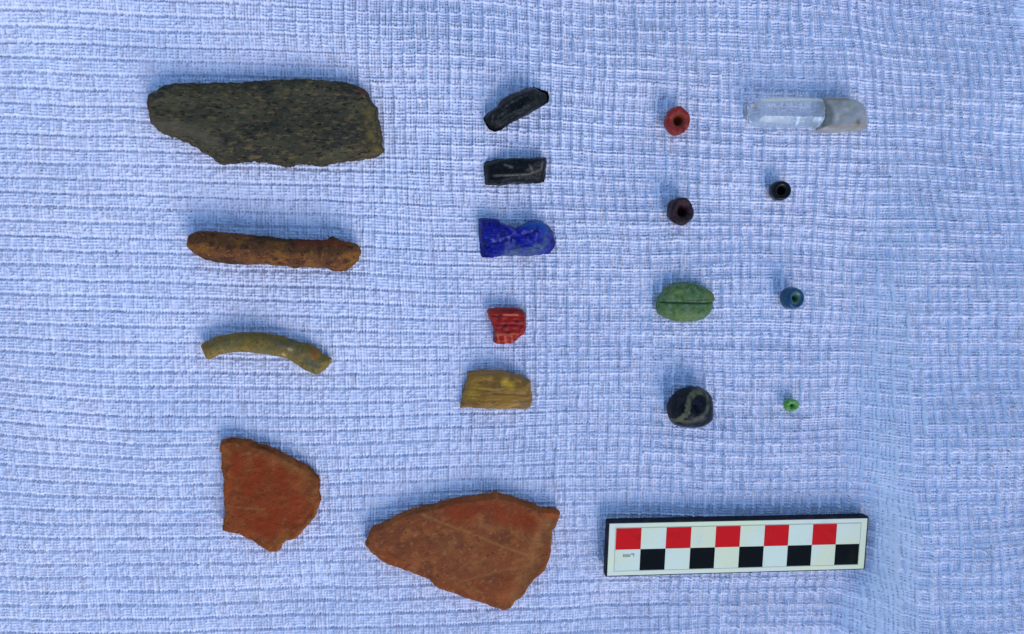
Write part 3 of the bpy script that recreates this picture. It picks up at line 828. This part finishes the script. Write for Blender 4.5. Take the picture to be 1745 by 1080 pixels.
o2 = solid('cloudy_section', crop, pts2, cloudy, 30, 9, 4, wall=0.5, step=1.6, seed=18, jag=0.2, smooth=0.4, parent=root, zbase=zc,
           hfun=lambda x, y, d, C: planes(x, y, C, 44, 3, 0.15) + 0.9 * vnoise(x, y, 9, 172),
           attrs={'dark': lambda x, y, d, C: mx(0.75 * near(line_px(crop, [(1060, 310), (1080, 400), (1075, 500)], 20), 5)(x, y), 0.5 * near(line_px(crop, [(1080, 300), (1180, 280)], 20), 4)(x, y)),
                  'brown': lambda x, y, d, C: mx(0.6 * near(line_px(crop, [(1050, 550), (1180, 565), (1390, 545), (1530, 555)], 20), 2.4)(x, y), 0.9 * near(line_px(crop, [(1395, 500), (1400, 520)], 20), 4)(x, y), 0.6 * near(line_px(crop, [(1060, 235), (1190, 235), (1270, 225)], 20), 4)(x, y)),
                  'pink': lambda x, y, d, C: 0.6 * near(line_px(crop, [(1550, 340), (1560, 520)], 20), 3)(x, y)})
o2['label'] = 'cloudy grey end of the crystal'

# ---------------------------------------------------------------- scale bar
zs = rest_z(np.array([P(a, b, 3) for a in range(1030, 1480, 12) for b in range(880, 980, 12)])) - 0.6
TH = 17.0
zt = zs + TH
TLp, TRp, BRp, BLp = (1039, 893), (1479, 882.5), (1471.5, 969.5), (1034.5, 980.5)
q = [np.array(P(*p, zt)) for p in (TLp, TRp, BRp, BLp)]
# a true rectangle fitted to the four measured corners
cen = sum(q) / 4
ux = ((q[1] - q[0]) + (q[2] - q[3])); W_ = np.linalg.norm(ux) / 2; ux = ux / np.linalg.norm(ux)
uy0 = ((q[0] - q[3]) + (q[1] - q[2])); H_ = np.linalg.norm(uy0) / 2; uyr = uy0 / np.linalg.norm(uy0)
uy = np.array([-ux[1], ux[0]])
skew = float(uyr @ ux)
uy = uy + ux * skew * 0.75; uy = uy / np.linalg.norm(uy)
scale_root = bpy.data.objects.new('scale_bar', None); col.objects.link(scale_root)
scale_root.location = Vector((cen[0], cen[1], zs)) * S
scale_root.empty_display_size = 0.01
tag(scale_root, 'checkered red, black and white photo scale bar with black edges, at lower right', 'scale bar')


def L2(a, b, z):          # local plan coordinates (u from the centre) to world
    p = cen + ux * a + uy * b
    return (p[0], p[1], z)


def slab(name, a0, a1, b0, b1, z0, z1, mat, bev=0.0, corner=0.0, label=None):
    bm_ = bmesh.new()
    k = 5 if corner else 1
    outline = []
    if corner:
        for (cx_, cy_, s0) in ((a1 - corner, b1 - corner, 0), (a0 + corner, b1 - corner, 90), (a0 + corner, b0 + corner, 180), (a1 - corner, b0 + corner, 270)):
            for i in range(k + 1):
                t = math.radians(s0 + 90 * i / k)
                outline.append((cx_ + corner * math.cos(t), cy_ + corner * math.sin(t)))
    else:
        outline = [(a1, b1), (a0, b1), (a0, b0), (a1, b0)]
    bot = [bm_.verts.new(Vector(L2(*p, z0)) * S - Vector(scale_root.location)) for p in outline]
    top = [bm_.verts.new(Vector(L2(*p, z1)) * S - Vector(scale_root.location)) for p in outline]
    bm_.faces.new(top); bm_.faces.new(bot[::-1])
    n_ = len(outline)
    for i in range(n_):
        bm_.faces.new((bot[i], bot[(i + 1) % n_], top[(i + 1) % n_], top[i]))
    bmesh.ops.recalc_face_normals(bm_, faces=bm_.faces[:])
    if bev:
        ed = [e for e in bm_.edges if all(abs(v.co.z - (z1 * S - scale_root.location.z)) < 1e-7 for v in e.verts)]
        bmesh.ops.bevel(bm_, geom=ed, offset=bev * S, segments=2, affect='EDGES')
    me = bpy.data.meshes.new(name); bm_.to_mesh(me); bm_.free()
    me.materials.append(mat)
    ob = bpy.data.objects.new(name, me); col.objects.link(ob); ob.parent = scale_root
    if label: ob['label'] = label
    return ob


mb = make_mat('black_plastic', A(14, 18, 36), [(A(36, 36, 50), 20, 0.5, 0.7)], rough=0.6, bumps=[(3, 0.3, 3)], spec=0.15)
mw = make_mat('cream_white_print', A(182, 200, 205), [(A(190, 204, 192), 90, 0.45, 0.6), (A(172, 192, 205), 40, 0.55, 0.75)], rough=0.38, bumps=[(6, 0.15, 3)], spec=0.35)
mw2 = make_mat('white_print', A(176, 200, 206), [(A(180, 198, 188), 120, 0.42, 0.58), (A(166, 190, 206), 30, 0.55, 0.75)], rough=0.38, bumps=[(6, 0.15, 3)], spec=0.35)
mr = make_mat('red_print', A(172, 18, 28), [(A(154, 18, 26), 30, 0.5, 0.7)], rough=0.6, bumps=[(5, 0.15, 3)], spec=0.08)
mk = make_mat('black_print', A(4, 10, 18), [(A(12, 22, 18), 40, 0.5, 0.7)], rough=0.6, bumps=[(5, 0.15, 3)], spec=0.06)
mg = make_mat('grey_line_print', A(132, 150, 150), rough=0.5)
mgt = make_mat('grey_lettering_print', A(112, 126, 130), rough=0.5)
hw, hh = W_ / 2, H_ / 2
slab('backing_board', -hw - 3.0, hw + 3.0, -hh - 2.2, hh + 2.8, zs, zt - 1.2, mb, bev=0.5, corner=2.0)
slab('face_plate', -hw, hw, -hh, hh, zt - 1.2, zt, mw, bev=0.35, corner=0.8)
# thin printed frame line round the squares
gw = 417.0 * W_ / 440.0 / 10        # one centimetre square
gh = 35.5 * H_ / 87.0
lx = -5 * gw
ly1, ly0 = gh, -gh
for (a0, a1, b0, b1) in ((lx - 1.2, lx + 10 * gw + 1.2, ly1 + 0.35, ly1 + 1.1), (lx - 1.2, lx + 10 * gw + 1.2, ly0 - 1.1, ly0 - 0.35),
                         (lx - 1.2, lx - 0.45, ly0 - 0.3, ly1 + 0.3), (lx + 10 * gw + 0.45, lx + 10 * gw + 1.2, ly0 - 0.3, ly1 + 0.3)):
    slab('frame_line', a0, a1, b0, b1, zt + 0.02, zt + 0.2, mg)
for i in range(10):
    for r_ in (0, 1):
        a0, a1 = lx + i * gw, lx + (i + 1) * gw
        b0, b1 = (0, ly1) if r_ == 0 else (ly0, 0)
        if r_ == 0 and i % 2 == 0: nm, mt = 'red_square', mr
        elif r_ == 1 and i % 2 == 1: nm, mt = 'black_square', mk
        else: nm, mt = 'white_square', mw2
        slab(nm, a0 + 0.12, a1 - 0.12, b0 + 0.12, b1 - 0.12, zt + 0.02, zt + 0.3, mt)
# tiny faint printed mark in the first white square of the lower row
for k, (w0, w1, h0, h1) in enumerate(((0, 3.0, 0, 5.2), (3.9, 6.6, 0, 5.2), (7.5, 10.2, 0, 5.2), (11.1, 13.0, 0, 5.2), (14.2, 20, 3.9, 6.4), (18.2, 19.8, 0.2, 3.8))):
    x_ = lx + 14.0; y_ = -13.5
    slab('printed_mark', x_ + w0, x_ + w1, y_ + h0, y_ + h1, zt + 0.31, zt + 0.42, mgt)

# a few loose dark grains of soil lying on the cloth
gv, gf = [], []
gr = random.Random(8)
for (px, py, rad) in ((659, 320, 1.6), (196, 428, 1.6), (1283, 238, 1.1), (735, 640, 1.2), (258, 705, 1.0), (1010, 700, 1.1), (560, 715, 1.3), (1235, 800, 1.0), (700, 90, 1.0)):
    x, y = P(px, py, 3)
    z = float(cloth_z(np.array([x]), np.array([y]))[0]) + rad * 0.6
    b0 = len(gv)
    for dz, rr_, n_ in ((-0.8, 0.5, 5), (0, 1.0, 5), (0.8, 0.5, 5)):
        for k in range(n_):
            t = 2 * math.pi * k / n_ + dz
            q_ = rad * rr_ * gr.uniform(0.75, 1.25)
            gv.append((x + q_ * math.cos(t), y + q_ * math.sin(t), z + dz * rad * gr.uniform(0.7, 1.1)))
    for a in (0, 5):
        for k in range(5):
            gf.append([b0 + a + k, b0 + a + (k + 1) % 5, b0 + a + 5 + (k + 1) % 5, b0 + a + 5 + k])
    gf.append([b0 + 10 + k for k in range(5)]); gf.append([b0 + 4 - k for k in range(5)])
go = new_mesh_object('soil_grains', gv, gf, make_mat('dark_soil', A(52, 46, 44), rough=0.95), None, False, (0, 0, 0))
tag(go, 'few loose dark soil grains scattered on the white cloth', 'soil grains', kind='stuff')
